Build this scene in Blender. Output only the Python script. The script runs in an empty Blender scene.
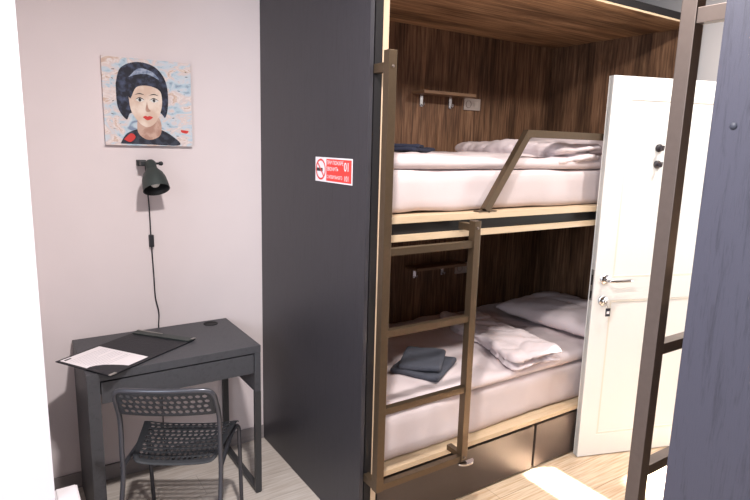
import bpy, bmesh, math, random
from mathutils import Vector, Matrix, noise
random.seed(7)
COL = bpy.context.scene.collection
PI = math.pi

# ------------------------------------------------------------------ materials
MATS = {}
def rgb(r, g, b):
    f = lambda c: (c/255/12.92) if c/255 <= .04045 else ((c/255+.055)/1.055)**2.4
    return (f(r), f(g), f(b), 1)

def plain(name, col, rough=.5, metal=0., noise_amt=.06, scale=30, bump=0., spec=.5, sheen=0., bscale=None):
    m = bpy.data.materials.new(name); m.use_nodes = True
    nt = m.node_tree; b = nt.nodes['Principled BSDF']
    tc = nt.nodes.new('ShaderNodeTexCoord')
    n = nt.nodes.new('ShaderNodeTexNoise'); n.inputs['Scale'].default_value = scale; n.inputs['Detail'].default_value = 5
    nt.links.new(tc.outputs['Object'], n.inputs['Vector'])
    r = nt.nodes.new('ShaderNodeValToRGB')
    c = Vector(col[:3])
    r.color_ramp.elements[0].position = .3; r.color_ramp.elements[1].position = .7
    r.color_ramp.elements[0].color = (*[max(0, x*(1-noise_amt)) for x in c], 1)
    r.color_ramp.elements[1].color = (*[min(1, x*(1+noise_amt)) for x in c], 1)
    nt.links.new(n.outputs['Fac'], r.inputs['Fac']); nt.links.new(r.outputs['Color'], b.inputs['Base Color'])
    b.inputs['Roughness'].default_value = rough; b.inputs['Metallic'].default_value = metal
    b.inputs['Specular IOR Level'].default_value = spec
    if sheen: b.inputs['Sheen Weight'].default_value = sheen
    if bump:
        n2 = nt.nodes.new('ShaderNodeTexNoise'); n2.inputs['Scale'].default_value = bscale or scale; n2.inputs['Detail'].default_value = 6
        nt.links.new(tc.outputs['Object'], n2.inputs['Vector'])
        bp = nt.nodes.new('ShaderNodeBump'); bp.inputs['Strength'].default_value = bump; bp.inputs['Distance'].default_value = .01
        nt.links.new(n2.outputs['Fac'], bp.inputs['Height']); nt.links.new(bp.outputs['Normal'], b.inputs['Normal'])
    return m

def wood(name, cols, stretch, rough=.55, board=0., board_axis='x', knots=True, spec=.4, contrast=1.):
    """grain runs along the axis with the small stretch value"""
    m = bpy.data.materials.new(name); m.use_nodes = True
    nt = m.node_tree; L = nt.links; N = nt.nodes; b = N['Principled BSDF']
    tc = N.new('ShaderNodeTexCoord')
    mp = N.new('ShaderNodeMapping'); mp.inputs['Scale'].default_value = stretch
    L.new(tc.outputs['Object'], mp.inputs['Vector'])
    vec = mp.outputs['Vector']
    big = N.new('ShaderNodeTexNoise'); big.inputs['Scale'].default_value = 1.0; big.inputs['Detail'].default_value = 4; big.inputs['Roughness'].default_value = .65
    big.inputs['Distortion'].default_value = .6
    L.new(vec, big.inputs['Vector'])
    mp2 = N.new('ShaderNodeMapping'); mp2.inputs['Scale'].default_value = [s*6 if s > 3 else s*2.2 for s in stretch]
    L.new(tc.outputs['Object'], mp2.inputs['Vector'])
    fine = N.new('ShaderNodeTexNoise'); fine.inputs['Scale'].default_value = 1.0; fine.inputs['Detail'].default_value = 6; fine.inputs['Roughness'].default_value = .7
    L.new(mp2.outputs['Vector'], fine.inputs['Vector'])
    mix = N.new('ShaderNodeMath'); mix.operation = 'MULTIPLY_ADD'
    L.new(fine.outputs['Fac'], mix.inputs[0]); mix.inputs[1].default_value = .45
    ml = N.new('ShaderNodeMath'); ml.operation = 'MULTIPLY'; ml.inputs[1].default_value = .88
    L.new(big.outputs['Fac'], ml.inputs[0]); L.new(ml.outputs[0], mix.inputs[2])
    ramp = N.new('ShaderNodeValToRGB'); cr = ramp.color_ramp
    cr.elements[0].position = .5-.17/contrast; cr.elements[0].color = cols[0]
    cr.elements[1].position = .5+.15/contrast; cr.elements[1].color = cols[-1]
    for i, c in enumerate(cols[1:-1]):
        e = cr.elements.new(.5-.17/contrast + (i+1)*.32/contrast/(len(cols)-1)); e.color = c
    L.new(mix.outputs[0], ramp.inputs['Fac'])
    L.new(ramp.outputs['Color'], b.inputs['Base Color'])
    b.inputs['Roughness'].default_value = rough; b.inputs['Specular IOR Level'].default_value = spec
    bp = N.new('ShaderNodeBump'); bp.inputs['Strength'].default_value = .15; bp.inputs['Distance'].default_value = .004
    L.new(fine.outputs['Fac'], bp.inputs['Height']); L.new(bp.outputs['Normal'], b.inputs['Normal'])
    return m

def oak_mat(name, cols, fine_s, streak_s, patch_s):
    m = bpy.data.materials.new(name); m.use_nodes = True
    nt = m.node_tree; L = nt.links; N = nt.nodes; b = N['Principled BSDF']
    tc = N.new('ShaderNodeTexCoord')
    def nz(sc, det, dist, rough=.6):
        mp = N.new('ShaderNodeMapping'); mp.inputs['Scale'].default_value = sc; L.new(tc.outputs['Object'], mp.inputs['Vector'])
        n = N.new('ShaderNodeTexNoise'); n.inputs['Scale'].default_value = 1; n.inputs['Detail'].default_value = det
        n.inputs['Distortion'].default_value = dist; n.inputs['Roughness'].default_value = rough
        L.new(mp.outputs['Vector'], n.inputs['Vector']); return n.outputs['Fac']
    fine = nz(fine_s, 4, .2); streak = nz(streak_s, 5, .8, .65); patch = nz(patch_s, 3, .4)
    r = N.new('ShaderNodeValToRGB'); e = r.color_ramp.elements
    e[0].position = .28; e[0].color = cols[0]; e[1].position = .74; e[1].color = cols[3]
    x = e.new(.44); x.color = cols[1]; x = e.new(.58); x.color = cols[2]
    L.new(fine, r.inputs['Fac'])
    def mul(c, fac, lo, hi, p0, p1):
        rr = N.new('ShaderNodeValToRGB'); q = rr.color_ramp.elements
        q[0].position = p0; q[0].color = (lo, lo*.95, lo*.9, 1); q[1].position = p1; q[1].color = (hi, hi, hi, 1)
        L.new(fac, rr.inputs['Fac'])
        mx = N.new('ShaderNodeMix'); mx.data_type = 'RGBA'; mx.blend_type = 'MULTIPLY'; mx.inputs['Factor'].default_value = 1
        L.new(c, mx.inputs[6]); L.new(rr.outputs['Color'], mx.inputs[7]); return mx.outputs[2]
    c = mul(r.outputs['Color'], streak, .48, 1.08, .36, .56)
    c = mul(c, patch, .74, 1.12, .35, .62)
    L.new(c, b.inputs['Base Color']); b.inputs['Roughness'].default_value = .6; b.inputs['Specular IOR Level'].default_value = .35
    return m

def floor_mat(name, c1, c2, c3, seam):
    m = bpy.data.materials.new(name); m.use_nodes = True
    nt = m.node_tree; L = nt.links; N = nt.nodes; b = N['Principled BSDF']
    tc = N.new('ShaderNodeTexCoord')
    mp = N.new('ShaderNodeMapping'); mp.inputs['Rotation'].default_value = (0, 0, 0)
    L.new(tc.outputs['Object'], mp.inputs['Vector'])
    br = N.new('ShaderNodeTexBrick'); br.offset = .37
    br.inputs['Scale'].default_value = 1.; br.inputs['Brick Width'].default_value = 1.2; br.inputs['Row Height'].default_value = .19
    br.inputs['Mortar Size'].default_value = .0015; br.inputs['Mortar Smooth'].default_value = .2
    br.inputs['Color1'].default_value = c1; br.inputs['Color2'].default_value = c2; br.inputs['Mortar'].default_value = seam
    L.new(mp.outputs['Vector'], br.inputs['Vector'])
    mp2 = N.new('ShaderNodeMapping'); mp2.inputs['Scale'].default_value = (5, 95, 2)
    L.new(tc.outputs['Object'], mp2.inputs['Vector'])
    n = N.new('ShaderNodeTexNoise'); n.inputs['Scale'].default_value = 1; n.inputs['Detail'].default_value = 6
    L.new(mp2.outputs['Vector'], n.inputs['Vector'])
    r = N.new('ShaderNodeValToRGB'); r.color_ramp.elements[0].position = .35; r.color_ramp.elements[1].position = .62
    r.color_ramp.elements[0].color = c3; r.color_ramp.elements[1].color = (1, 1, 1, 1)
    L.new(n.outputs['Fac'], r.inputs['Fac'])
    mx = N.new('ShaderNodeMix'); mx.data_type = 'RGBA'; mx.blend_type = 'MULTIPLY'; mx.inputs['Factor'].default_value = .8
    L.new(br.outputs['Color'], mx.inputs[6]); L.new(r.outputs['Color'], mx.inputs[7])
    L.new(mx.outputs[2], b.inputs['Base Color']); b.inputs['Roughness'].default_value = .38
    b.inputs['Specular IOR Level'].default_value = .4
    return m

M = dict(
    wall=plain('wall_paint', rgb(224, 211, 211), .9, 0, .015, 4, .05, bscale=180),
    wallw=plain('white_paint', rgb(212, 206, 208), .85, 0, .01, 4),
    ceil=plain('ceiling_paint', rgb(205, 200, 200), .9, 0, .01, 3),
    grey=plain('grey_paint', rgb(190, 185, 185), .9, 0, .01, 3),
    skirt=wood('skirting_wood', [rgb(96, 88, 88), rgb(128, 120, 120), rgb(140, 132, 132)], (2, 30, 40), .5),
    oak=oak_mat('dark_oak', [rgb(70, 47, 34), rgb(102, 73, 54), rgb(126, 94, 70), rgb(148, 115, 90)], (75, 75, 4), (9, 9, 1.0), (3.2, 3.2, .7)),
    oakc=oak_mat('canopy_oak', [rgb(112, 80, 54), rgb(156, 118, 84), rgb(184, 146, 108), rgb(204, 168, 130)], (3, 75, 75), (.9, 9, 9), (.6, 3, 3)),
    pine=wood('pine_edge', [rgb(166, 140, 108), rgb(188, 162, 130), rgb(200, 176, 146)], (3, 40, 40), .5),
    pinez=wood('pine_upright', [rgb(160, 134, 108), rgb(182, 156, 128), rgb(192, 168, 142)], (40, 40, 3), .5),
    black=wood('black_board', [rgb(32, 30, 33), rgb(42, 40, 44), rgb(52, 50, 55)], (120, 120, 6), .4, spec=.35),
    edge=plain('black_edge', rgb(24, 22, 24), .6, 0, .05, 40, spec=.25),
    recess=plain('recess_black', rgb(16, 14, 16), .7, 0, .1, 20),
    opp=wood('daylight_tinted_board', [rgb(38, 37, 46), rgb(50, 49, 60), rgb(64, 63, 76)], (45, 45, 4), .42, spec=.5),  # black board with bluish daylight mixed into its colours
    drawer=plain('drawer_front', rgb(70, 60, 56), .4, .35, .02, 60),
    tube=plain('bronze_tube', rgb(100, 84, 67), .4, .75, .04, 60),
    tubed=plain('dark_bronze_tube', rgb(104, 92, 86), .4, .75, .04, 60),
    desk=wood('black_brown_desk', [rgb(46, 46, 50), rgb(57, 57, 61), rgb(68, 68, 72)], (60, 60, 60), .45),
    deskm=plain('desk_metal', rgb(62, 62, 64), .4, .3, .03, 50),
    plastic=plain('black_plastic', rgb(36, 37, 41), .6, 0, .05, 60, .05),
    tubec=plain('chair_steel', rgb(78, 78, 84), .3, .6, .03, 40),
    sheet=plain('white_bedding', rgb(211, 196, 197), .9, 0, .02, 8, .1, bscale=200),
    sheet2=plain('white_mattress_cloth', rgb(204, 190, 190), .9, 0, .02, 8, .1, bscale=200),
    towel=plain('charcoal_towel', rgb(72, 74, 84), .95, 0, .12, 160, .6, bscale=320),
    navy=plain('navy_cloth', rgb(38, 42, 62), .95, 0, .12, 120, .5, bscale=260),
    door=plain('door_white', rgb(236, 234, 230), .45, 0, .005, 5),
    groove=plain('door_moulding', rgb(226, 220, 208), .5, 0, .005, 5),
    chrome=plain('chrome', rgb(200, 200, 204), .18, 1., .01, 20),
    steel=plain('dull_steel', rgb(170, 165, 160), .35, .7, .02, 20),
    paper=plain('paper', rgb(236, 228, 230), .9, 0, .01, 20),
    ink=plain('ink', rgb(186, 180, 186), .9), inkb=plain('dark_ink', rgb(40, 40, 48), .9),
    leather=plain('black_cover', rgb(20, 21, 28), .55, 0, .1, 80, .15),
    lampm=plain('lamp_green_grey', rgb(54, 60, 58), .5, .1, .03, 40),
    lampi=plain('lamp_inside', rgb(30, 32, 34), .5),
    bulb=plain('frosted_bulb', rgb(235, 232, 225), .3, 0, .01, 20),
    cord=plain('cord_black', rgb(34, 32, 38), .5),
    socket=plain('socket_grey', rgb(168, 155, 148), .4, 0, .03, 30),
    shelf=wood('shelf_oak', [rgb(74, 52, 38), rgb(104, 76, 56), rgb(128, 98, 74)], (3, 40, 40), .5),
    red=plain('sign_red', rgb(226, 62, 56), .5, 0, .02, 20), signw=plain('sign_white', rgb(232, 226, 230), .5),
    signk=plain('sign_black', rgb(40, 34, 40), .5),
    tag=plain('key_tag', rgb(40, 40, 50), .5),
)

# ------------------------------------------------------------------ helpers
def link(name, bm, mats, parent=None, smooth=False):
    me = bpy.data.meshes.new(name); bm.normal_update(); bm.to_mesh(me); bm.free()
    if not isinstance(mats, (list, tuple)): mats = [mats]
    for m in mats: me.materials.append(m)
    if smooth:
        for p in me.polygons: p.use_smooth = True
    o = bpy.data.objects.new(name, me); COL.objects.link(o)
    if parent: o.parent = parent
    return o

def empty(name, label, cat, loc=(0, 0, 0), rz=0, group=None):
    o = bpy.data.objects.new(name, None); COL.objects.link(o)
    o.location = loc; o.rotation_euler = (0, 0, rz)
    o['label'] = label; o['category'] = cat
    if group: o['group'] = group
    return o

def tag(o, label, cat, group=None):
    o['label'] = label; o['category'] = cat
    if group: o['group'] = group
    return o

def struct(o): o['kind'] = 'structure'; return o

def box(bm, x0, x1, y0, y1, z0, z1, mi=0, bev=0., mat=None):
    x0, x1 = min(x0, x1), max(x0, x1); y0, y1 = min(y0, y1), max(y0, y1); z0, z1 = min(z0, z1), max(z0, z1)
    vs = [bm.verts.new((x, y, z)) for z in (z0, z1) for y in (y0, y1) for x in (x0, x1)]
    fs = [bm.faces.new([vs[i] for i in f]) for f in ((0, 2, 3, 1), (4, 5, 7, 6), (0, 1, 5, 4), (2, 6, 7, 3), (0, 4, 6, 2), (1, 3, 7, 5))]
    for f in fs: f.material_index = mi
    if bev:
        es = list({e for f in fs for e in f.edges})
        r = bmesh.ops.bevel(bm, geom=es, offset=bev, segments=2, affect='EDGES', profile=.7)
        vs = list({v for f in r['faces'] for v in f.verts} | {v for v in vs if v.is_valid})
        for f in r['faces']: f.material_index = mi
    if mat is not None:
        for v in vs: v.co = mat @ v.co
    return vs

def tube(bm, pts, r, seg=10, mi=0, cap=True, flat=None):
    """swept tube; flat=(w,h) gives a rectangular section"""
    pts = [Vector(p) for p in pts]; rings = []
    prev = None
    for i, p in enumerate(pts):
        d = (pts[min(i+1, len(pts)-1)] - pts[max(i-1, 0)]).normalized()
        if prev is None:
            up = Vector((0, 0, 1)) if abs(d.z) < .9 else Vector((0, 1, 0))
            u = d.cross(up).normalized()
        else:
            u = (prev - d*prev.dot(d)).normalized()
        prev = u; v = d.cross(u).normalized()
        rr = r[i] if isinstance(r, (list, tuple)) else r
        if flat: ring = [bm.verts.new(p + u*a*flat[0]/2 + v*b*flat[1]/2) for a, b in ((-1, -1), (1, -1), (1, 1), (-1, 1))]
        else: ring = [bm.verts.new(p + (u*math.cos(2*PI*k/seg) + v*math.sin(2*PI*k/seg))*rr) for k in range(seg)]
        rings.append(ring)
    n = len(rings[0])
    for a, b in zip(rings, rings[1:]):
        for k in range(n):
            f = bm.faces.new((a[k], a[(k+1) % n], b[(k+1) % n], b[k])); f.material_index = mi; f.smooth = flat is None
    if cap:
        for ring in (rings[0][::-1], rings[-1]):
            f = bm.faces.new(ring); f.material_index = mi
    return rings

def smooth_path(pts, n=6):
    pts = [Vector(p) for p in pts]; out = []
    for i in range(len(pts)-1):
        p0, p1, p2, p3 = pts[max(i-1, 0)], pts[i], pts[i+1], pts[min(i+2, len(pts)-1)]
        for k in range(n):
            t = k/n
            out.append(.5*((2*p1) + (-p0+p2)*t + (2*p0-5*p1+4*p2-p3)*t*t + (-p0+3*p1-3*p2+p3)*t**3))
    out.append(pts[-1]); return out

def lathe(bm, prof, mat=Matrix(), seg=28, mi=0):
    rings = []
    for r, z in prof:
        rings.append([bm.verts.new(mat @ Vector((r*math.cos(2*PI*k/seg), r*math.sin(2*PI*k/seg), z))) for k in range(seg)] if r > 1e-5 else [bm.verts.new(mat @ Vector((0, 0, z)))])
    for a, b in zip(rings, rings[1:]):
        for k in range(seg):
            if len(a) == 1 and len(b) == 1: continue
            if len(a) == 1: f = bm.faces.new((a[0], b[(k+1) % seg], b[k]))
            elif len(b) == 1: f = bm.faces.new((a[k], a[(k+1) % seg], b[0]))
            else: f = bm.faces.new((a[k], a[(k+1) % seg], b[(k+1) % seg], b[k]))
            f.material_index = mi; f.smooth = True

def disc_axis(p, axis):
    z = Vector(axis).normalized()
    return Matrix.Translation(Vector(p)) @ z.to_track_quat('Z', 'Y').to_matrix().to_4x4()

def cyl(bm, p, axis, r, h, seg=20, mi=0):
    lathe(bm, [(0, 0), (r, 0), (r, h), (0, h)], disc_axis(p, axis), seg, mi)

def poly(bm, pts, mi=0):
    f = bm.faces.new([bm.verts.new(p) for p in pts]); f.material_index = mi; return f

def extrude_poly(bm, pts2, f3, t, mi=0):
    """pts2 outline, f3(u,v,w) -> 3d"""
    a = [bm.verts.new(f3(u, v, 0)) for u, v in pts2]; b = [bm.verts.new(f3(u, v, t)) for u, v in pts2]
    n = len(a)
    fs = [bm.faces.new(a[::-1]), bm.faces.new(b)] + [bm.faces.new((a[i], a[(i+1) % n], b[(i+1) % n], b[i])) for i in range(n)]
    for f in fs: f.material_index = mi
    bmesh.ops.recalc_face_normals(bm, faces=fs)

def fnoise(x, y, z, s): return noise.noise(Vector((x*s, y*s, z*s)))

def soft_block(x0, x1, y0, y1, z0, z1, r, res=.03, disp=None):
    """rounded, subdivided block; disp(v, normal-ish) moves vertices"""
    bm = bmesh.new()
    sx, sy, sz = x1-x0, y1-y0, z1-z0
    nx, ny, nz = max(2, int(sx/res)), max(2, int(sy/res)), max(3, int(sz/res))
    grid = {}
    def V(i, j, k):
        key = (i, j, k)
        if key not in grid:
            p = Vector((sx*i/nx-sx/2, sy*j/ny-sy/2, sz*k/nz-sz/2))
            h = Vector((sx/2-r, sy/2-r, sz/2-r))
            c = Vector((max(-h.x, min(h.x, p.x)), max(-h.y, min(h.y, p.y)), max(-h.z, min(h.z, p.z))))
            d = p-c
            if d.length > 1e-6:
                m = max(abs(d.x), abs(d.y), abs(d.z)); d = d.normalized()*m
            n = d.normalized() if d.length > 1e-6 else Vector((0, 0, 1))
            q = c+d+Vector(((x0+x1)/2, (y0+y1)/2, (z0+z1)/2))
            if disp: q = disp(q, n)
            grid[key] = bm.verts.new(q)
        return grid[key]
    for i in range(nx):
        for j in range(ny):
            bm.faces.new((V(i, j, nz), V(i+1, j, nz), V(i+1, j+1, nz), V(i, j+1, nz)))
            bm.faces.new((V(i, j, 0), V(i, j+1, 0), V(i+1, j+1, 0), V(i+1, j, 0)))
    for i in range(nx):
        for k in range(nz):
            bm.faces.new((V(i, 0, k), V(i+1, 0, k), V(i+1, 0, k+1), V(i, 0, k+1)))
            bm.faces.new((V(i, ny, k), V(i, ny, k+1), V(i+1, ny, k+1), V(i+1, ny, k)))
    for j in range(ny):
        for k in range(nz):
            bm.faces.new((V(0, j, k), V(0, j, k+1), V(0, j+1, k+1), V(0, j+1, k)))
            bm.faces.new((V(nx, j, k), V(nx, j+1, k), V(nx, j+1, k+1), V(nx, j, k+1)))
    return bm

# ------------------------------------------------------------------ room shell
bm = bmesh.new(); box(bm, -3.2, .03, -5.2, .1, -.06, 0); struct(link('floor', bm, floor_mat('pale_laminate', rgb(216, 206, 198), rgb(206, 196, 188), rgb(224, 216, 208), rgb(170, 160, 152))))
bm = bmesh.new(); box(bm, .03, 4.4, -5.2, .1, -.06, 0); struct(link('floor', bm, floor_mat('warm_laminate', rgb(222, 200, 174), rgb(212, 188, 162), rgb(212, 192, 170), rgb(160, 134, 110))))
bm = bmesh.new(); box(bm, -3.2, 4.4, -5.2, .1, 2.72, 2.8); struct(link('ceiling', bm, M['ceil']))
bm = bmesh.new(); box(bm, -3.2, 4.4, 0, .1, 0, 2.72); struct(link('wall_back', bm, M['wall']))
# protruding wall left of the desk niche
bm = bmesh.new(); box(bm, -3.2, -1.094, -.83, -.001, 0, 2.72); struct(link('wall_left', bm, M['wallw']))
# right wall with the doorway
bm = bmesh.new()
box(bm, 2.262, 2.36, -1.36, 0, 0, 2.72); box(bm, 2.262, 2.36, -5.2, -2.2, 0, 2.72); box(bm, 2.262, 2.36, -2.2, -1.36, 2.09, 2.72)
struct(link('wall_right', bm, M['grey']))
bm = bmesh.new()
box(bm, 2.245, 2.262, -1.36, -1.30, 0, 2.15); box(bm, 2.245, 2.262, -2.26, -2.2, 0, 2.15); box(bm, 2.245, 2.262, -2.2, -1.36, 2.09, 2.15)
struct(link('trim_1', bm, M['door']))
bm = bmesh.new(); box(bm, -1.092, -.001, -.014, -.001, .0, .078, bev=.003); struct(link('baseboard_back', bm, M['skirt']))

# ------------------------------------------------------------------ bunk bed
def bunk(name, label, fx, fy, mats, open_label=None):
    """fx, fy map local x (from the end panel) and y (world of the first bunk) to the world"""
    root = empty(name, label, 'bunk bed', (fx(0), fy(-1.045), 0), group=None)
    ox, oy = fx(0), fy(-1.045)
    def B(bm, x0, x1, y0, y1, z0, z1, mi=0, bev=0.):
        box(bm, fx(x0)-ox, fx(x1)-ox, fy(y0)-oy, fy(y1)-oy, z0, z1, mi, bev)
    def W(x, y, z): return (fx(x)-ox, fy(y)-oy, z)
    bm = bmesh.new(); B(bm, 0, .018, -1.045, -.002, 0, 2.715, bev=.0015); link('end_panel', bm, mats['panel'], root)
    bm = bmesh.new(); B(bm, .018, .024, -1.036, -.002, 0, 2.715, 0); B(bm, .024, .057, -1.044, -.002, 0, 2.715, 1, .001)
    link('inner_board', bm, [M['recess'], M['edge']], root)
    bm = bmesh.new(); B(bm, .057, .083, -1.045, -.03, .0, 2.38, 0)
    o = link('side_lining', bm, [M['pinez'], M['oak']], root)
    for p in o.data.polygons:
        if abs(p.normal.x) > .5: p.material_index = 1
    bm = bmesh.new(); B(bm, .083, 2.18, -.03, -.004, .0, 2.38); link('back_panel', bm, M['oak'], root)
    bm = bmesh.new(); B(bm, 2.18, 2.205, -1.045, -.004, 0, 2.38, 0)
    o = link('foot_panel', bm, [M['pinez'], M['oak']], root)
    for p in o.data.polygons:
        if abs(p.normal.x) > .5: p.material_index = 1
    bm = bmesh.new(); B(bm, 2.205, 2.245, -1.04, -.004, 0, 2.43, 0); link('closing_panel', bm, M['edge'], root)
    # canopy
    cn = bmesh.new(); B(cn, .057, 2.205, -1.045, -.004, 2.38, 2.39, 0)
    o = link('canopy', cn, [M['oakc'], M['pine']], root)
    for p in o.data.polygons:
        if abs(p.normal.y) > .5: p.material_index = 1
    bm = bmesh.new(); B(bm, .057, 2.205, -1.04, -.004, 2.39, 2.43, 0, .001); link('canopy_fascia', bm, M['edge'], root)
    # decks
    for (zt, h1, h2, zb) in ((1.396, .028, .025, 1.294),):
        bm = bmesh.new(); B(bm, .083, 2.18, -1.045, -.03, zt-h1, zt, 0, .001); link('deck_board', bm, M['pine'], root)
        bm = bmesh.new(); B(bm, .083, 2.18, -1.02, -.03, zb+h2, zt-h1); link('deck_fascia', bm, M['recess'], root)
        bm = bmesh.new(); B(bm, .083, 2.18, -1.045, -.03, zb, zb+h2, 0)
        o = link('under_board', bm, [M['pine'], M['oak']], root)
        for p in o.data.polygons:
            if p.normal.z < -.5: p.material_index = 1
    bm = bmesh.new(); B(bm, .083, 2.18, -1.045, -.03, .266, .29, 0, .001); link('deck_board', bm, M['pine'], root)
    bm = bmesh.new(); B(bm, .083, 2.18, -.99, -.03, .0, .266); link('drawer_carcass', bm, M['recess'], root)
    for a, b in ((.094, 1.082), (1.1, 2.172)):
        bm = bmesh.new(); B(bm, a, b, -1.043, -1.022, .012, .25, 0, .0015); link('drawer', bm, mats['drawer'], root)
    # ladder : part with rungs below it
    T = .035; yl = -1.149; dz = mats.get('dz', 0); rz_ = mats.get('rz', 0); pt = mats.get('pt', 2.012)
    bm = bmesh.new()
    B(bm, .016, .016+T, yl, yl+T, .28+dz, pt, 0, .002)
    B(bm, .475, .475+T, yl, yl+T, .28+dz, 1.375+dz, 0, .002)
    lad = link('ladder', bm, mats['tube'], root)
    for z in (.28, .612, .937, 1.262):
        bm = bmesh.new(); B(bm, .016+T, .475, yl+.004, yl+T-.002, z+dz+rz_, z+.028+dz+rz_, 0, .0015); r = link('rung', bm, mats['tube'], lad)
    for x, z in ((.016, 1.938+mats.get('bz', 0)), (.016, .28)):
        bm = bmesh.new(); B(bm, x+.004, x+T-.004, yl+T, -1.044, z+dz, z+.033+dz, 0, .001); link('ladder_bracket', bm, mats['tube'], lad)
    bm = bmesh.new(); B(bm, .479, .506, yl+T, -1.042, .29+dz, .315+dz, 0, .001); link('ladder_bracket', bm, mats['tube'], lad)
    bm = bmesh.new(); B(bm, .479, .506, yl+T, -1.042, 1.33+dz, 1.36+dz, 0, .001); link('ladder_bracket', bm, mats['tube'], lad)
    sgn = -1 if fy(-1) > fy(-1.1) else 1
    for x, z in ((.034, 1.955), (.492, 1.345), (.492, .3)):
        bm = bmesh.new(); cyl(bm, W(x, yl, z+dz), (0, sgn, 0), .006, .003, 14); link('bolt', bm, M['tubed'], lad)
    return root, B, W

bed1, B1, W1 = bunk('bunk_bed', 'dark oak lined two-level bunk bed with bronze ladder, between desk niche and white door', lambda x: x, lambda y: y,
                    dict(panel=M['black'], drawer=M['drawer'], tube=M['tube']))
bed2, B2, W2 = bunk('bunk_bed', 'nearest bunk bed with black end panel tinted as by blue daylight and upright ladder post, at the right edge', lambda x: x+.1, lambda y: -3.289-y,
                    dict(panel=M['opp'], drawer=M['drawer'], tube=M['tubed'], dz=-.022, rz=-.05, pt=2.12, bz=.04))
# screw cover cap on the near bunk's panel
bm = bmesh.new(); cyl(bm, (0, -.046, 1.735), (-1, 0, 0), .0075, .0012, 18); link('screw_cap', bm, plain('cap', rgb(52, 54, 66), .6), bed2)
bed2['label'] = 'nearest bunk bed with black end panel tinted as by blue daylight and bronze ladder post, opposite the white door'

# guard rail of the far bunk
bm = bmesh.new()
prof = [(.640, 1.402), (.878, 1.747), (2.18, 1.747)]
w = .034
def rail_poly(pts, wd):
    a = [Vector(p) for p in pts]; up = []; dn = []
    for i, p in enumerate(a):
        d1 = (a[i]-a[i-1]).normalized() if i else (a[1]-a[0]).normalized()
        d2 = (a[i+1]-a[i]).normalized() if i < len(a)-1 else d1
        n = (Vector((-d1.y, d1.x))+Vector((-d2.y, d2.x))).normalized()
        s = wd/2/max(.4, n.dot(Vector((-d1.y, d1.x))))
        up.append(p+n*s); dn.append(p-n*s)
    return up+dn[::-1]
extrude_poly(bm, [(p.x, p.y) for p in rail_poly(prof, w)], lambda u, v, t: (u, -.002+t, v), .03)
gr = link('guard_rail', bm, M['tube'], bed1)
bm = bmesh.new(); box(bm, .59, .70, -.002, .034, 1.3965, 1.401, bev=.001); link('mounting_plate', bm, M['tube'], gr)

# chrome foot bracket at the bottom of ladder
bm = bmesh.new()
pts = [(-.045, 0)] + [(.045*math.cos(a), -.028*math.sin(a)) for a in [PI-k*PI/12 for k in range(13)]]
extrude_poly(bm, [(.045*math.cos(PI+k*PI/14), .03*math.sin(PI+k*PI/14)) for k in range(15)], lambda u, v, t: (.506+u, -.096+v, .268+t), .008)
link('foot_bracket', bm, M['chrome'], bed1)

# ------------------------------------------------------------------ wall shelves, hooks, sockets
def wall_shelf(z, label):
    s = empty('wall_shelf', label, 'shelf', (.957, -.0305, z), group=None)
    bm = bmesh.new(); box(bm, 0, .41, -.12, 0, -.014, .004, bev=.002); link('shelf_board', bm, M['shelf'], s)
    for x in (.07, .30):
        bm = bmesh.new(); box(bm, x-.012, x+.012, -.006, 0, -.085, -.014, bev=.002)
        tube(bm, smooth_path([(x, -.004, -.072), (x, -.02, -.08), (x, -.03, -.072), (x, -.032, -.058)], 4), .0035, 8)
        link('hook', bm, M['chrome'], s)
    return s
wall_shelf(2.0, 'small dark wooden shelf with two chrome hooks, above the upper bunk mattress')
wall_shelf(.925, 'small dark wooden shelf with two chrome hooks, above the lower bunk mattress behind ladder')
def socket(z, label):
    s = empty('socket_plate', label, 'socket', (1.37, -.0305, z))
    bm = bmesh.new(); box(bm, 0, .14, -.01, 0, 0, .074, bev=.003); link('plate', bm, M['socket'], s)
    for x in (.037,):
        bm = bmesh.new(); lathe(bm, [(.024, 0), (.024, .003), (.021, .004), (.019, -.0005), (0, -.0005)], disc_axis((x, -.01, .037), (0, -1, 0)), 24)
        link('socket_ring', bm, plain('ring', rgb(140, 128, 122), .4), s)
    bm = bmesh.new(); box(bm, .085, .12, -.0125, -.01, .02, .054, bev=.001); link('switch', bm, plain('sw', rgb(180, 168, 160), .4), s)
socket(1.915, 'grey double socket plate beside the shelf over the upper bunk')
socket(.832, 'grey double socket plate beside the shelf over the lower bunk')

# ------------------------------------------------------------------ bedding
def wr(q, s, a, seed=0): return fnoise(q.x+seed, q.y, q.z, s)*a

def mattress(z0, z1, label, seed):
    def d(q, n):
        k = .007*math.sin((q.x*1.3+q.z*2.6+seed)*5+3*fnoise(q.x+seed, q.y, q.z, 2.5)) * (1 if n.y < -.3 else .2)
        q = q + n*(k*.6 + wr(q, 4, .012, seed) + wr(q, 14, .004, seed)); 
        q.z = min(max(q.z, z0), z1); q.y = min(q.y, -.033); return q
    bm = soft_block(.1, 2.165, -.995, -.045, z0, z1, .03, .03, d)
    return tag(link('mattress', bm, M['sheet2'], smooth=True), label, 'mattress')
mattress(.291, .52, 'mattress in a white fitted sheet on the lower bunk above the drawers', 0)
mattress(1.397, 1.582, 'mattress in a white fitted sheet on the upper bunk behind guard rail', 5)

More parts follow.
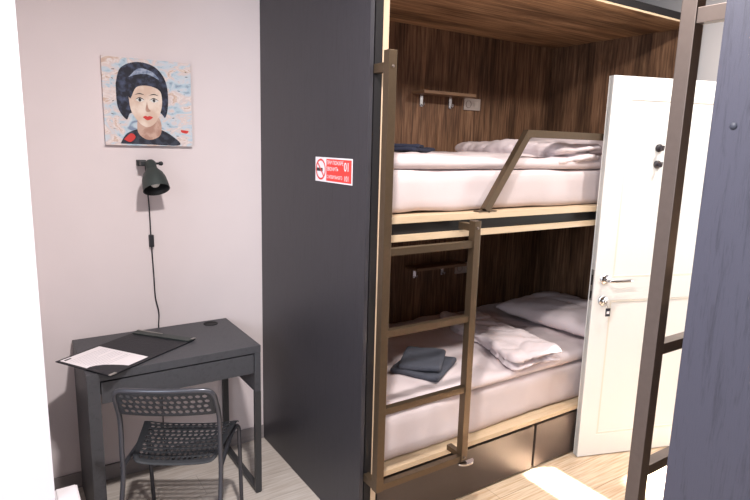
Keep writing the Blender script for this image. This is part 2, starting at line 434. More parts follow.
def duvet(x0, x1, y0, y1, z0, z1, label, seed, sag=.03):
    def d(q, n):
        f = max(0, (-.93-q.y)/.09)
        big = wr(q, 2.6, .014, seed) + wr(q, 7, .010, seed) + wr(q, 17, .004, seed)
        ridge = -.008*max(0, 1-abs(fnoise(q.x+seed, q.y*.6+q.x*.3, 0, 4.5))*6)**2 + .012*abs(math.sin(7*(q.x*.6+q.y*1.1)+5*fnoise(q.x, q.y, seed, 2)))
        if n.z > .2: q = q + Vector((0, 0, big+ridge*.6-.004))
        elif n.z < -.2: pass
        else: q = q + n*(.6*big)
        q.z = max(q.z, z0)
        return q
    bm = soft_block(x0, x1, y0, y1, z0, z1, (z1-z0)*.48, .024, d)
    return tag(link('duvet', bm, M['sheet'], smooth=True), label, 'duvet')
duvet(.105, 2.14, -1.006, -.05, .522, .578, 'thin white duvet spread flat over the lower bunk mattress', 1)
duvet(.105, 2.14, -1.006, -.05, 1.583, 1.644, 'thin white duvet spread flat over the upper bunk mattress', 9)

def folded(loc, rz, length, label, seed, wid=.34, th=.11):
    """comforter folded in three, its rolled fold ends facing the aisle; local y along the bed width, front at -length"""
    bm = bmesh.new()
    # cross-section in local x-z : one long ribbon folded into layers, swept along y
    path = [(-.5, .0), (.35, .0), (.48, .10), (.5, .28), (.42, .44), (.2, .47), (-.3, .46), (-.42, .56), (-.4, .74), (-.2, .84), (.2, .80), (.38, .78)]
    sp = smooth_path([(a, b, 0) for a, b in path], 5)
    ny = 44
    t0 = .028
    rings = []
    for j in range(ny+1):
        v = j/ny; y = -length*v
        fade = 1
        ring = []
        n = len(sp)
        off = []
        for i, p in enumerate(sp):
            d = (sp[min(i+1, n-1)]-sp[max(i-1, 0)]).normalized(); nn = Vector((-d.y*1.0, d.x*1.0, 0))
            off.append((p, Vector((nn.x, nn.y, 0)).normalized()))
        def pt(i, s):
            p, nn = off[i]
            endround = 1-max(0, (v-.9)/.1)**2*.25 - max(0, (.08-v)/.08)**2*.5
            X = p.x*wid*(.92+.08*math.sin(v*3+seed)); Z = p.y*th*endround
            X += nn.x*t0*.5*s; Z += nn.y*t0*.5*s + t0*.5
            q = Vector((X, y, Z))
            a = fnoise(X*1.+seed, y, Z, 5)*.016 + fnoise(X+seed, y, Z, 13)*.007
            return q + Vector((a*.6, 0, a))
        ring = [pt(i, 1) for i in range(n)] + [pt(i, -1) for i in range(n-1, -1, -1)]
        rings.append([bm.verts.new(q) for q in ring])
    m = len(rings[0])
    for a, b in zip(rings, rings[1:]):
        for k in range(m): bm.faces.new((a[k], b[k], b[(k+1) % m], a[(k+1) % m]))
    for r in (rings[0][::-1], rings[-1]):
        n = m//2
        for i in range(n-1): bm.faces.new((r[i], r[i+1], r[m-2-i], r[m-1-i]))
    bmesh.ops.recalc_face_normals(bm, faces=bm.faces)
    for v in bm.verts: v.co.z = max(v.co.z, -.02)
    o = link('folded_comforter', bm, M['sheet'], smooth=True)
    o.location = loc; o.rotation_euler = (0, 0, rz)
    return tag(o, label, 'comforter')

def comforter(loc, rz, length, wid, th, label, seed):
    """thick puffy folded comforter with a rolled double end towards the aisle"""
    def d(q, n):
        v = -q.y/length
        puff = .030*fnoise(q.x+seed, q.y*.7, q.z, 4.5) + .012*fnoise(q.x+seed, q.y, q.z, 12) - .012*max(0, 1-abs(fnoise(q.x*.8+q.y*.5+seed, q.y, q.z*.5, 7))*5)**2 - .005*max(0, 1-abs(fnoise(q.x+seed*2, q.y, q.z, 15))*5)**2
        wave = .006*math.sin(22*(q.x*.8 - q.y*.35)+4*fnoise(q.x, q.y, seed, 3))
        q = q + n*puff
        if n.z > -.3: q.z += wave
        # fold line: groove running round the front end, halfway up
        if v > .9:
            g = math.exp(-((q.z-th*.46-.012*math.sin(q.x*14))/.009)**2)
            q.y += g*.07*min(1, (v-.9)/.04)
        if q.x > wid/2-.06:
            g = math.exp(-((q.z-th*.48)/.01)**2); q.x -= g*.05
        if q.x < -wid/2+.06:
            g = math.exp(-((q.z-th*.4)/.01)**2); q.x += g*.02
        q.z -= .35*th*max(0, .45-v)*(q.z/th)
        q.z = max(q.z, .0)
        return q
    bm = soft_block(-wid/2, wid/2, -length, 0, 0, th, th*.46, .0135, d)
    o = link('folded_comforter', bm, M['sheet'], smooth=True); o.location = loc; o.rotation_euler = (0, 0, rz)
    return tag(o, label, 'comforter')
comforter((1.26, -.22, .574), math.radians(-13), .86, .32, .088, 'white comforter folded into a long puffy roll across the lower bunk', 3)
comforter((1.37, -.16, 1.606), math.radians(-5), .875, .37, .118, 'white comforter folded into a long puffy roll across the upper bunk', 11)

def pillow(cx, cy, z, rx, ry, rz, lx, ly, th, label, seed, tilt=0, tilty=0):
    bm = bmesh.new(); N = 30
    top = {}; bot = {}
    for i in range(N+1):
        for j in range(N+1):
            u = 2*i/N-1; v = 2*j/N-1
            e = ((1-abs(u)**2.6)*(1-abs(v)**2.6))**.42
            x = u*lx/2*(1-.07*(1-abs(v)**2)*abs(u)**3 + 0); y = v*ly/2*(1-.07*(1-abs(u)**2)*abs(v)**3)
            h = th/2*e
            w_ = -.014*e*max(0, 1-abs(fnoise(x+seed, y*.7, 0, 6))*5)**2 + .010*fnoise(x+seed, y, 0, 7)*e + .006*fnoise(x+seed, y, 3, 16)*(1-e*.5) + .005*math.sin(24*(u*.7+v*.4)+seed)*e*(1-e)
            top[i, j] = bm.verts.new((x, y, h+w_))
            bot[i, j] = top[i, j] if i in (0, N) or j in (0, N) else bm.verts.new((x, y, -h*.8+w_))
    for i in range(N):
        for j in range(N):
            bm.faces.new((top[i, j], top[i+1, j], top[i+1, j+1], top[i, j+1]))
            b = [bot[i, j], bot[i, j+1], bot[i+1, j+1], bot[i+1, j]]
            bm.faces.new(b)
    o = link('pillow', bm, M['sheet'], smooth=True)
    o.location = (cx, cy, z); o.rotation_euler = (tilt, tilty, rz)
    return tag(o, label, 'pillow')
pillow(1.83, -.62, .650, 0, 0, math.radians(5), .56, .76, .15, 'white pillow lying at the head of the lower bunk beside the door', 2, tilty=math.radians(-2))
pillow(1.86, -.56, 1.700, 0, 0, math.radians(4), .50, .72, .15, 'white pillow lying at the head of the upper bunk behind the comforter', 8, tilty=math.radians(-3))

# towels
def folded_cloth(name, mat, cx, cy, z, w, l, rz, layers, th, label, cat, seed, shift=.0):
    root = empty(name, label, cat, (cx, cy, z), rz) if layers > 1 else None
    for k in range(layers):
        def d(q, n):
            q.z = q.z + .008*fnoise(q.x+seed+k, q.y, 0, 7) + .003*fnoise(q.x, q.y+seed, 0, 22)
            return q
        sx = shift*k
        bm = soft_block(-w/2+sx*.6, w/2-(.12*w if k else 0), -l/2+abs(sx), l/2-abs(sx)*.6, k*th, (k+1)*th, th*.48, .012, d)
        o = link('fold_layer', bm, mat, root, smooth=True)
        o.rotation_euler = (0, 0, k*.22)
    return root
folded_cloth('folded_towel', M['towel'], .545, -.77, .584, .25, .31, math.radians(-58), 2, .030, 'charcoal grey towel folded on the lower bunk duvet behind the ladder', 'towel', 4, .02)
folded_cloth('folded_towel', M['navy'], .56, -.52, 1.650, .22, .36, math.radians(-55), 2, .018, 'navy blue towel folded flat on the upper bunk near ladder top', 'towel', 6, .02)

# ------------------------------------------------------------------ door
dang = math.atan2(-.331, .944)
dr = empty('door_1', '', '', (1.411, -1.056, 0), dang)
del dr['label']; del dr['category']; dr['kind'] = 'structure'
# local x along leaf from free edge to hinge, local y: -0.04..0 thickness (front = -y)
bm = bmesh.new()
DW, DH = .84, 2.046
box(bm, 0, DW, -.034, -.006, .006, DH)
for (a, b, c, d_) in ((0, .105, .006, DH), (DW-.105, DW, .006, DH), (.105, DW-.105, 1.945, DH), (.105, DW-.105, .9, 1.02), (.105, DW-.105, .006, .13)):
    box(bm, a, b, -.04, -.0, c, d_)
leaf = link('door_leaf', bm, M['door'], dr); leaf['kind'] = 'structure'
bm = bmesh.new()
for (z0, z1) in ((.13, .9), (1.02, 1.945)):
    x0, x1 = .105, DW-.105
    for (a, b, c, d_) in ((x0, x0+.012, z0, z1), (x1-.012, x1, z0, z1), (x0+.012, x1-.012, z0, z0+.012), (x0+.012, x1-.012, z1-.012, z1)):
        box(bm, a, b, -.0385, -.034, c, d_, bev=.0015)
o = link('door_moulding', bm, M['groove'], dr); o['kind'] = 'structure'
bm = bmesh.new()
cyl(bm, (.058, -.040, 1.015), (0, -1, 0), .026, .008, 28)
tube(bm, smooth_path([(.058, -.046, 1.015), (.058, -.082, 1.015), (.066, -.092, 1.015), (.09, -.094, 1.015), (.185, -.092, 1.016)], 5), .0085, 12)
o = link('door_handle', bm, M['chrome'], dr)
bm = bmesh.new(); cyl(bm, (.058, -.040, .90), (0, -1, 0), .026, .008, 28); cyl(bm, (.058, -.048, .90), (0, -1, 0), .011, .014, 16)
lk = link('door_lock', bm, M['chrome'], dr)
for z, h in ((1.01, .11), (.93, .08)):
    bm = bmesh.new(); box(bm, -.0015, .0005, -.032, -.010, z-h/2+.01, z+h/2, 0); box(bm, -.0025, -.001, -.027, -.015, z-h/4, z+h/4, 1)
    link('latch_plate', bm, [M['steel'], M['recess']], dr)
for z in (1.70, 1.617):
    bm = bmesh.new(); lathe(bm, [(0, 0), (.02, 0), (.021, .008), (.017, .014), (0, .016)], disc_axis((.305, -.034, z), (0, -1, 0)), 20)
    tube(bm, smooth_path([(.305, -.046, z), (.3, -.07, z-.008), (.297, -.078, z+.012)], 4), .007, 10)
    link('coat_hook', bm, M['signk'], dr)
# key with black tag hanging in the lock : a thing of its own
Md = Matrix.Translation((1.411, -1.056, 0)) @ Matrix.Rotation(dang, 4, 'Z')
ky = empty('door_key', 'small steel key with a dark tag hanging in the door lock', 'key', Md @ Vector((.058, -.0625, .90)), dang)
bm = bmesh.new(); lathe(bm, [(.006, -.001), (.013, -.001), (.013, .001), (.006, .001), (.006, -.001)], disc_axis((0, -.008, 0), (1, 0, 0)), 18); link('key_head', bm, M['steel'], ky)
bm = bmesh.new(); tube(bm, [(0, -.008, -.008), (.01, -.010, -.022), (.016, -.011, -.034)], .0018, 8); link('key_ring', bm, M['steel'], ky)
bm = bmesh.new(); box(bm, .002, .03, -.013, -.010, -.078, -.034, bev=.001); box(bm, .008, .024, -.0138, -.0128, -.064, -.05, 1); link('key_tag', bm, [M['tag'], M['paper']], ky)

# ------------------------------------------------------------------ desk
DX0, DX1, DY0, DY1 = -.942, -.212, -.498, -.016
dk = empty('writing_desk', 'small black writing desk with one wide drawer standing in the wall niche', 'desk', ((DX0+DX1)/2, (DY0+DY1)/2, 0))
ox, oy = dk.location.x, dk.location.y
def D(bm, x0, x1, y0, y1, z0, z1, mi=0, bev=0.): box(bm, x0-ox, x1-ox, y0-oy, y1-oy, z0, z1, mi, bev)
GX, GY = -.312, -.075
bm = bmesh.new(); D(bm, DX0, DX1, DY0, DY1, .716, .75, 0, .0015); link('desk_top', bm, M['desk'], dk)
bm = bmesh.new(); D(bm, DX0+.0005, DX0+.048, DY0+.001, DY1, 0, .7155, 0, .0015); link('leg_panel', bm, M['desk'], dk)
bm = bmesh.new(); D(bm, DX1-.03, DX1-.0005, DY0+.001, DY1, .525, .7155, 0, .0015); link('side_panel', bm, M['desk'], dk)
bm = bmesh.new(); D(bm, DX0+.052, DX1-.034, DY0+.002, DY0+.02, .618, .709, 0, .001)
dd = link('drawer', bm, M['desk'], dk)
bm = bmesh.new(); D(bm, DX0+.06, DX1-.042, DY0+.02, DY1-.03, .622, .70); link('drawer_box', bm, M['recess'], dd)
bm = bmesh.new(); D(bm, DX0+.05, DX1-.03, DY1-.016, DY1, .56, .7155); link('back_rail', bm, M['desk'], dk)
bm = bmesh.new()
a, b = DX1-.03, DX1-.0
D(bm, a, b, DY0+.001, DY0+.021, 0.004, .524, 0, .001); D(bm, a, b, DY1-.021, DY1-.001, 0.004, .524, 0, .001)
D(bm, a, b, DY0+.021, DY1-.021, 0.004, .022, 0, .001)
link('leg_frame', bm, M['deskm'], dk)
bm = bmesh.new(); D(bm, a+.004, b-.004, DY0+.003, DY0+.019, 0, .0045); link('foot_pad', bm, M['recess'], dk); bm = bmesh.new(); D(bm, a+.004, b-.004, DY1-.019, DY1-.003, 0, .0045); link('foot_pad', bm, M['recess'], dk)
bm = bmesh.new(); lathe(bm, [(.036, 0), (.036, .002), (.031, .003), (.028, .0008), (0, .0008)], Matrix.Translation((GX-ox, GY-oy, .75)), 32); link('cable_grommet', bm, M['recess'], dk)

# folder
fo = empty('document_folder', 'open black document folder with a white printed sheet lying on the desk', 'folder', (-.76, -.3, .7505))
fz = lambda p, z: Vector((p[0]+.76, p[1]+.3, z))
def slab(bm, pts, z0, z1, mi=0):
    a = [bm.verts.new(fz(p, z0)) for p in pts]; b = [bm.verts.new(fz(p, z1)) for p in pts]; n = len(pts)
    fs = [bm.faces.new(a[::-1]), bm.faces.new(b)] + [bm.faces.new((a[i], a[(i+1) % n], b[(i+1) % n], b[i])) for i in range(n)]
    for f in fs: f.material_index = mi
    bmesh.ops.recalc_face_normals(bm, faces=fs)
Lq = [(-1.031, -.286), (-.85, -.165), (-.672, -.43), (-.863, -.562)]
Rq = [(-.85, -.165), (-.655, -.035), (-.46, -.295), (-.672, -.43)]
bm = bmesh.new(); slab(bm, Lq, .001, .0045); link('cover_flap', bm, M['leather'], fo)
bm = bmesh.new(); slab(bm, Rq, .001, .0045); link('cover_flap', bm, M['leather'], fo)
def lerp2(q, u, v):
    a = Vector(q[0]).lerp(Vector(q[1]), u); b = Vector(q[3]).lerp(Vector(q[2]), u); return tuple(a.lerp(b, v))
bm = bmesh.new(); slab(bm, [lerp2(Lq, u, v) for u, v in ((.05, .04), (.965, .04), (.965, .93), (.05, .93))], .0048, .0056)
sh = link('printed_sheet', bm, M['paper'], fo)
bm = bmesh.new()
for k in range(12):
    v0 = .16+k*.045; 
    u0, u1 = .14, .9 if k % 5 != 4 else .55
    slab(bm, [lerp2(Lq, u, v) for u, v in ((u0, v0), (u1, v0), (u1, v0+.006), (u0, v0+.006))], .0056, .0058)
slab(bm, [lerp2(Lq, u, v) for u, v in ((.1, .07), (.24, .07), (.24, .105), (.1, .105))], .0056, .0058, 1)
link('print_lines', bm, [M['ink'], M['inkb']], sh)
# curved pocket over the lower corner
bm = bmesh.new()
crv = [(0, .56), (.10, .55), (.20, .58), (.30, .65), (.38, .75), (.45, .87), (.50, 1)]
slab(bm, [lerp2(Lq, u, v) for u, v in crv + [(0, 1)]], .006, .0072); link('pocket', bm, M['leather'], fo)
bm = bmesh.new()
slab(bm, [lerp2(Rq, u, v) for u, v in ((.80, .03), (1.0, .0), (1.03, 1.0), (.86, .98))], .005, .010, 0)
link('spine_clip', bm, M['lampm'], fo)
MC = lambda: link('metal_corner', bm, M['steel'], fo)
bm = bmesh.new()
slab(bm, [lerp2(Rq, u, v) for u, v in ((.95, .97), (1.03, .97), (1.035, 1.01), (.95, 1.01))], .010, .013, 0); MC(); bm = bmesh.new()
slab(bm, [lerp2(Rq, u, v) for u, v in ((.96, .0), (1.0, .0), (1.0, .45), (.975, .45))], .010, .0115, 0); MC(); bm = bmesh.new()
slab(bm, [lerp2(Lq, u, v) for u, v in ((-.01, .97), (.13, .97), (.13, 1.01), (-.01, 1.01))], .0074, .010, 0)
link('metal_corner', bm, M['steel'], fo)

# ------------------------------------------------------------------ desk chair
ch = empty('perforated_chair', 'black perforated plastic chair with thin steel legs pushed up to the desk', 'chair', (-.72, -.822, 0), math.radians(-29.7))
def perforated(name, surf, nu, nv, hw, hh, mat, parent, th, border=(1, 1), stagger=True):
    """surface panel with real elliptical holes; surf(u,v)->Vector, u,v in 0..1"""
    bm = bmesh.new(); cache = {}
    def V(u, v):
        k = (round(u, 5), round(v, 5))
        if k not in cache: cache[k] = bm.verts.new(surf(u, v))
        return cache[k]
    bu, bv = border
    du, dv = (1-2*bu)/nu, (1-2*bv)/nv
    us = [0] + [bu+i*du for i in range(nu+1)] + [1]; vs = [0] + [bv+j*dv for j in range(nv+1)] + [1]
    for j in range(len(vs)-1):
        for i in range(len(us)-1):
            u0, u1, v0, v1 = us[i], us[i+1], vs[j], vs[j+1]
            um, vm = (u0+u1)/2, (v0+v1)/2
            inner = 0 < i < len(us)-2 and 0 < j < len(vs)-2
            outer = [V(u0, v0), V(um, v0), V(u1, v0), V(u1, vm), V(u1, v1), V(um, v1), V(u0, v1), V(u0, vm)]
            if not inner:
                bm.faces.new(outer); continue
            ring = []
            for k in range(8):
                a = -3*PI/4 + k*PI/4
                sh_ = .12*(1 if (j % 2) else -1)*du if stagger else 0
                ring.append(bm.verts.new(surf(um+sh_+hw*du*math.cos(a), vm+hh*dv*math.sin(a))))
            for k in range(8): bm.faces.new((outer[k], outer[(k+1) % 8], ring[(k+1) % 8], ring[k]))
    o = link(name, bm, mat, parent, smooth=True)
    s = o.modifiers.new('thick', 'SOLIDIFY'); s.thickness = th; s.offset = 0
    return o
def seat_s(u, v):   # v 0 rear .. 1 front
    wd = (.325 + .083*v)
    ru = 2*u-1
    # rounded corners
    c = .0
    y = .075+.315*v
    cor = max(0, abs(ru)-.86)/.14
    y += (-1 if v > .5 else 1)*cor**2*.022*(abs(v-.5)*2)**4
    z = .437+.018*v - .010*(1-ru*ru)*(1-.3*v) + .012*abs(ru)**6
    if v > .88: z -= ((v-.88)/.12)**2*.014
    if v < .12: z -= ((.12-v)/.12)**2*.008
    return Vector((ru*wd/2, y, z))
perforated('seat', seat_s, 14, 10, .37, .33, M['plastic'], ch, .003, (.06, .06))
def back_s(u, v):
    ru = 2*u-1; z = .658+.108*v
    cor = max(0, abs(ru)-.86)/.14
    z += (-1 if v > .5 else .1)*cor**2*.02*(abs(v-.5)*2)**4
    y = .035 - .045*v - .022*(1-ru*ru)
    return Vector((ru*.181, y, z))
perforated('backrest', back_s, 13, 4, .38, .38, M['plastic'], ch, .003, (.05, .07))
# back frame: two rear legs up and over the backrest
bm = bmesh.new()
pth = [(-.192, -.075, .009), (-.187, .045, .35), (-.187, .055, .48), (-.186, .052, .62), (-.184, .02, .70), (-.178, -.006, .752), (-.155, -.016, .772), (-.10, -.026, .776), (0, -.034, .777),
       (.10, -.026, .776), (.155, -.016, .772), (.178, -.006, .752), (.184, .02, .70), (.186, .052, .62), (.187, .055, .48), (.187, .045, .35), (.192, -.075, .009)]
tube(bm, smooth_path(pth, 5), .0095, 12); link('back_frame', bm, M['tubec'], ch)
for s in (-1, 1):
    bm = bmesh.new()
    tube(bm, smooth_path([(s*.187, .05, .425), (s*.186, .12, .428), (s*.184, .30, .430), (s*.192, .362, .434), (s*.199, .384, .415), (s*.2, .392, .36), (s*.2, .43, .009)], 5), .009, 12)
    link('leg', bm, M['tubec'], ch)
    bm = bmesh.new(); cyl(bm, (s*.2, .431, 0), (0, 0, 1), .011, .012); link('foot_cap', bm, M['recess'], ch); bm = bmesh.new(); cyl(bm, (s*.192, -.077, 0), (0, 0, 1), .011, .012); link('foot_cap', bm, M['recess'], ch)
bm = bmesh.new(); tube(bm, [(-.19, .36, .425), (.19, .36, .425)], .006, 8); link('cross_bar', bm, M['tubec'], ch)

# ------------------------------------------------------------------ picture (a plain generic stand-in portrait)
PX0, PX1, PZ0, PZ1 = -.752, -.362, 1.645, 2.035
pc = empty('canvas_picture', 'square canvas portrait of a dark-haired woman with red lips hung above the lamp', 'picture', ((PX0+PX1)/2, 0, (PZ0+PZ1)/2))
S = (PX1-PX0)
def canvas_mat():
    m = bpy.data.materials.new('paint_collage'); m.use_nodes = True
    nt = m.node_tree; L = nt.links; N = nt.nodes; b = N['Principled BSDF']; b.inputs['Roughness'].default_value = .7
    tc = N.new('ShaderNodeTexCoord')
    mp = N.new('ShaderNodeMapping'); mp.inputs['Scale'].default_value = (12, 12, 22); mp.inputs['Rotation'].default_value = (0, .25, 0)
    L.new(tc.outputs['Object'], mp.inputs['Vector'])
    v = N.new('ShaderNodeTexNoise'); v.inputs['Scale'].default_value = 1; v.inputs['Detail'].default_value = 5; v.inputs['Distortion'].default_value = 1.5
    L.new(mp.outputs['Vector'], v.inputs['Vector'])
    r = N.new('ShaderNodeValToRGB'); e = r.color_ramp.elements
    e[0].position = .28; e[0].color = rgb(128, 140, 164); e[1].position = .74; e[1].color = rgb(232, 218, 206)
    for p, c in ((.38, rgb(176, 196, 208)), (.46, rgb(200, 206, 214)), (.54, rgb(216, 196, 190)), (.60, rgb(226, 216, 214)), (.66, rgb(200, 168, 150))):
        x = e.new(p); x.color = c
    L.new(v.outputs['Fac'], r.inputs['Fac'])
    mp2 = N.new('ShaderNodeMapping'); mp2.inputs['Scale'].default_value = (45, 45, 80); mp2.inputs['Rotation'].default_value = (0, -.4, 0); L.new(tc.outputs['Object'], mp2.inputs['Vector'])
    v2 = N.new('ShaderNodeTexNoise'); v2.inputs['Scale'].default_value = 1; v2.inputs['Detail'].default_value = 3; L.new(mp2.outputs['Vector'], v2.inputs['Vector'])
    r2 = N.new('ShaderNodeValToRGB'); e = r2.color_ramp.elements; e[0].position = .27; e[0].color = rgb(70, 70, 95); e[1].position = .36; e[1].color = (1, 1, 1, 1)
    L.new(v2.outputs['Fac'], r2.inputs['Fac'])
    mx = N.new('ShaderNodeMix'); mx.data_type = 'RGBA'; mx.blend_type = 'MULTIPLY'; mx.inputs['Factor'].default_value = .6
    L.new(r.outputs['Color'], mx.inputs[6]); L.new(r2.outputs['Color'], mx.inputs[7]); L.new(mx.outputs[2], b.inputs['Base Color'])
    return m
def mottled(name, c, c2, sc=30, lo=.42, hi=.58):
    m = plain(name, c, .7, 0, 0, sc); r = [n for n in m.node_tree.nodes if n.type == 'VALTORGB'][0].color_ramp
    r.elements[0].color = c; r.elements[1].color = c2; r.elements[0].position = lo; r.elements[1].position = hi
    return m
bm = bmesh.new(); box(bm, -S/2, S/2, -.022, -.002, -S/2, S/2, bev=.001); link('canvas', bm, canvas_mat(), pc)
def blob(pts, n=6):
    p = smooth_path([(x, y, 0) for x, y in pts] + [(pts[0][0], pts[0][1], 0)], n); return [(q.x, q.y) for q in p[:-1]]
def paint(bm, pts, layer, mi):
    vs = [bm.verts.new(((x-.5)*S, -.0222-layer*.0004, (.5-y)*S)) for x, y in pts]
    f = bm.faces.new(vs); f.material_index = mi; bmesh.ops.triangulate(bm, faces=[f])
pm = [mottled('hair_paint', rgb(24, 24, 38), rgb(70, 78, 104), 40, .45, .7), mottled('skin_paint', rgb(214, 186, 168), rgb(232, 214, 200), 14),
      mottled('shade_paint', rgb(176, 136, 120), rgb(200, 166, 150), 30), plain('red_paint', rgb(206, 52, 48), .6), mottled('dress_paint', rgb(28, 30, 42), rgb(56, 60, 74), 40),
      plain('dark_paint', rgb(34, 28, 34), .6), plain('eye_white', rgb(224, 220, 216), .6), mottled('streak_paint', rgb(110, 124, 150), rgb(160, 170, 190), 60)]
bm = bmesh.new()
paint(bm, blob([(.16, .98), (.24, .86), (.40, .80), (.60, .80), (.76, .88), (.84, .985), (.5, .985)]), 1, 4)               # dress
paint(bm, blob([(.37, .62), (.36, .84), (.48, .93), (.62, .86), (.60, .66)]), 2, 2)                                          # neck
paint(bm, blob([(.14, .30), (.20, .12), (.38, .04), (.58, .08), (.70, .24), (.72, .48), (.68, .66), (.60, .60), (.30, .62), (.24, .70), (.15, .56)]), 3, 0)  # hair
paint(bm, blob([(.27, .34), (.33, .25), (.50, .24), (.62, .33), (.65, .47), (.62, .62), (.55, .74), (.46, .78), (.37, .72), (.29, .58)]), 4, 1)              # face
paint(bm, blob([(.26, .36), (.30, .22), (.46, .17), (.62, .24), (.67, .40), (.60, .33), (.48, .30), (.36, .33), (.29, .46)]), 5, 0)                        # fringe
paint(bm, blob([(.28, .22), (.40, .11), (.55, .14), (.62, .22), (.50, .17), (.38, .18)]), 6, 7)
for ex in (.395, .555):
    paint(bm, blob([(ex-.05, .47), (ex, .445), (ex+.05, .47), (ex, .49)]), 6, 6); paint(bm, blob([(ex-.018, .468), (ex, .45), (ex+.018, .468), (ex, .488)]), 7, 5)
    paint(bm, blob([(ex-.06, .415), (ex, .39), (ex+.055, .41), (ex, .402)]), 6, 5)
    paint(bm, blob([(ex-.055, .468), (ex, .438), (ex+.055, .468), (ex, .450)]), 8, 5)
paint(bm, blob([(.475, .48), (.49, .56), (.515, .59), (.48, .602), (.455, .585)]), 6, 2)
paint(bm, blob([(.42, .665), (.45, .65), (.475, .657), (.50, .65), (.535, .667), (.475, .70)]), 7, 3)
paint(bm, blob([(.20, .93), (.28, .86), (.33, .90), (.27, .96)]), 7, 3)
paint(bm, blob([(.86, .80), (.95, .81), (.93, .84), (.87, .83)]), 3, 3)
for k in range(26):
    x, y = random.uniform(.04, .95), random.uniform(.06, .92)
    if .14 < x < .74: continue
    a = random.uniform(-.5, .5); l = random.uniform(.01, .035)
    paint(bm, [(x, y), (x+l, y+a*l), (x+l, y+a*l+.008), (x, y+.006)], 1, 5)
link('portrait_paint', bm, pm, pc)

# ------------------------------------------------------------------ wall lamp
lp = empty('wall_lamp', 'small dark grey metal wall lamp with bell shade below the canvas picture', 'lamp', (-.578, 0, 1.565))
bm = bmesh.new(); box(bm, -.045, -.005, -.03, -.001, -.014, .014, 0, .003); box(bm, -.04, .0, -.088, -.03, -.009, .009, 0, .002); link('wall_bracket', bm, M['lampi'], lp)
bm = bmesh.new(); lathe(bm, [(0, -.012), (.008, -.012), (.010, 0), (.006, .006), (0, .006)], disc_axis((.052, -.082, 0), (1, 0, 0)), 16); tube(bm, [(.0, -.082, 0), (.05, -.082, 0)], .005, 8); link('knob', bm, M['lampi'], lp)
ax = Vector((.05, -.52, -.84)).normalized()
A = disc_axis((0, -.082, .012), ax)
bm = bmesh.new()
prof = [(0, 0), (.018, .002), (.024, .012), (.024, .04), (.030, .052), (.044, .070), (.053, .095), (.057, .125), (.059, .150)]
inner = [(r-.002, z) for r, z in prof[::-1][:-2]] + [(.0, .012)]
lathe(bm, prof, A, 32, 0); lathe(bm, [(.059, .150)] + inner, A, 32, 1)
link('lamp_shade', bm, [M['lampm'], M['lampi']], lp)
bm = bmesh.new(); lathe(bm, [(0, .03), (.012, .03), (.012, .055), (.020, .075), (.026, .098), (.024, .118), (.014, .132), (0, .136)], A, 20); link('light_bulb', bm, M['bulb'], lp)
# cord with its switch
bm = bmesh.new()
cp = smooth_path([(-.01, -.03, -.012), (.0, -.012, -.15), (.004, -.01, -.22), (.006, -.008, -.34), (.008, -.008, -.42), (.012, -.008, -.56), (.015, -.008, -.66), (.028, -.008, -.74), (.024, -.008, -.82), (.025, -.009, -.98), (.025, -.01, -1.2), (.03, -.016, -1.45), (.06, -.02, -1.54), (.16, -.03, -1.561), (.3, -.025, -1.561)], 6)
tube(bm, cp, .003, 8); cd = link('power_cord', bm, M['cord'], lp)
bm = bmesh.new(); box(bm, -.004, .018, -.02, -.001, -.405, -.345, bev=.004); link('cord_switch', bm, M['cord'], cd)

# ------------------------------------------------------------------ sign on the black panel (faces -x)
sg = empty('no_smoking_sign', 'red and white fire warning sticker with crossed cigarette on the black bunk panel', 'sign', (-.0008, -.785, 1.568))
Y0, Y1, Z0, Z1 = .157, -.157, -.052, .052       # left to right, bottom to top as seen
bm = bmesh.new(); box(bm, -.0012, 0, Y1, Y0, Z0, Z1); link('sign_plate', bm, M['signw'], sg)
bm = bmesh.new(); box(bm, -.0018, -.0012, Y1+.006, Y0-.1, Z0+.006, Z1-.006); link('red_field', bm, M['red'], sg)
bm = bmesh.new()
cy_, n = Y0-.05, 36
for k in range(n):
    a0, a1 = 2*PI*k/n, 2*PI*(k+1)/n
    f = [(-.0019, cy_-r*math.cos(a), r*math.sin(a)) for r, a in ((.045, a0), (.045, a1), (.037, a1), (.037, a0))]
    poly(bm, f)
d = Vector((.707, -.707)); 
poly(bm, [(-.0021, cy_-x, z) for x, z in ((-.031, .026), (-.026, .031), (.031, -.026), (.026, -.031))])
link('prohibition_ring', bm, M['red'], sg)
bm = bmesh.new(); poly(bm, [(-.0020, cy_-x, z) for x, z in ((-.036, .006), (.018, .006), (.018, -.008), (-.036, -.008))]); link('cigarette', bm, M['signk'], sg)
def text(s, y, z, size, mat, parent, sx=1.):
    c = bpy.data.curves.new('txt', 'FONT'); c.body = s; c.size = size; c.align_x = 'LEFT'; c.align_y = 'CENTER'; c.offset = size*.008; c.resolution_u = 3
    o = bpy.data.objects.new('txt', c); COL.objects.link(o)
    bpy.context.view_layer.update()
    me = bpy.data.meshes.new_from_object(o.evaluated_get(bpy.context.evaluated_depsgraph_get()))
    bpy.data.objects.remove(o)
    t = bpy.data.objects.new('lettering', me); COL.objects.link(t); t.parent = parent
    me.materials.clear(); me.materials.append(mat)
    for v in me.vertices: v.co = Vector((-.0022, y - v.co.x*sx, z + v.co.y))
    return t
text('ПРИ ПОЖАРЕ', .052, .030, .0215, M['signw'], sg, .96)
text('ЗВОНИТЬ', .052, .004, .0215, M['signw'], sg, .96)
text('С МОБИЛЬНОГО', .052, -.029, .019, M['signw'], sg, .84)
text('01', -.092, .016, .050, M['signw'], sg, .88)
text('101', -.092, -.030, .030, M['signw'], sg, .92)

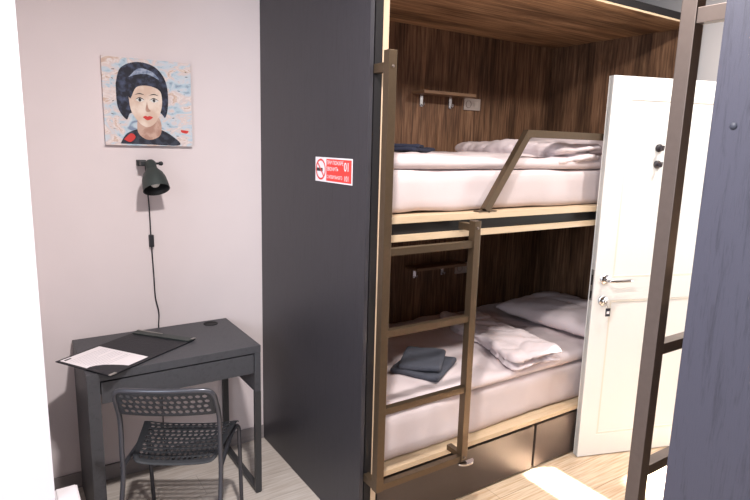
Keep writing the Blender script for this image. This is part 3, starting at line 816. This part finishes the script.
# ------------------------------------------------------------------ low white ledge beside the niche wall
bm = bmesh.new()
extrude_poly(bm, [(-2.2, -1.5), (-1.02, -1.5), (-1.02, -.752), (-1.092, -.752), (-1.092, -.832), (-2.2, -.832)], lambda u, v, t: (u, v, t), .45)
bmesh.ops.bevel(bm, geom=[e for e in bm.edges if all(v.co.z > .4 for v in e.verts)], offset=.006, segments=2, affect='EDGES')
tag(link('low_cabinet', bm, M['wallw']), 'low smooth white cabinet wrapped around the corner of white wall beside desk', 'cabinet')

# ------------------------------------------------------------------ lights
def area(name, loc, target, size, power, col, spread=PI, sy=None):
    l = bpy.data.lights.new(name, 'AREA'); l.energy = power; l.color = col; l.spread = spread
    l.size = size
    if sy: l.shape = 'RECTANGLE'; l.size_y = sy
    else: l.shape = 'DISK'
    o = bpy.data.objects.new(name, l); COL.objects.link(o); o.location = loc
    o.rotation_euler = (Vector(target)-Vector(loc)).to_track_quat('-Z', 'Y').to_euler(); return o
area('ceiling_lamp_niche', (-.62, -1.95, 2.69), (-.62, -1.95, 0), .13, 70, (1, .96, .94))
area('ceiling_lamp_aisle', (.75, -1.75, 2.69), (.75, -1.75, 0), .14, 13, (1, .95, .91))
area('ceiling_lamp_door', (1.62, -1.85, 2.69), (1.62, -1.75, 0), .14, 26, (1, .96, .91))
area('lower_bunk_fill', (3.2, -2.0, .9), (.8, -1.1, .35), .9, 30, (1, .95, .9))  # unseen fill beyond the doorway, added to brighten the lower bunk
area('window_daylight', (-3.1, -2.9, 2.0), (0, -2.2, 1.5), 1.4, 62, (.78, .88, 1))
area('floor_strip_helper', (1.105, -1.375, 2.69), (1.105, -1.375, 0), .14, 26, (1, .98, .95), math.radians(2), .60)  # narrow downward beam, added only to make the bright strip on the floor
area('floor_patch_helper', (1.74, -1.71, 2.69), (1.74, -1.71, 0), .6, 60, (1, .98, .95), math.radians(4), .6)  # added overhead beam that whitens the floor by the door, no hall source

w = bpy.data.worlds.new('world'); w.use_nodes = True; bpy.context.scene.world = w
w.node_tree.nodes['Background'].inputs[0].default_value = (.92, .93, 1, 1); w.node_tree.nodes['Background'].inputs[1].default_value = .88

# ------------------------------------------------------------------ camera
cam = bpy.data.cameras.new('camera'); co = bpy.data.objects.new('camera', cam); COL.objects.link(co)
yaw, pitch, roll = .5857, .1809, .0271
f = Vector((math.sin(yaw)*math.cos(pitch), math.cos(yaw)*math.cos(pitch), -math.sin(pitch)))
r = Vector((math.cos(yaw), -math.sin(yaw), 0)); u = r.cross(f)
r2 = math.cos(roll)*r + math.sin(roll)*u; u2 = -math.sin(roll)*r + math.cos(roll)*u
m = Matrix((r2, u2, -f)).transposed().to_4x4(); m.translation = (-1.1813, -2.8965, 1.6765)
co.matrix_world = m
cam.sensor_width = 36; cam.lens = 573.39/750*36; cam.clip_start = .02
sc = bpy.context.scene; sc.camera = co
sc.view_settings.view_transform = 'Standard'; sc.view_settings.look = 'None'; sc.view_settings.exposure = 0.0
sc.cycles.max_bounces = 8
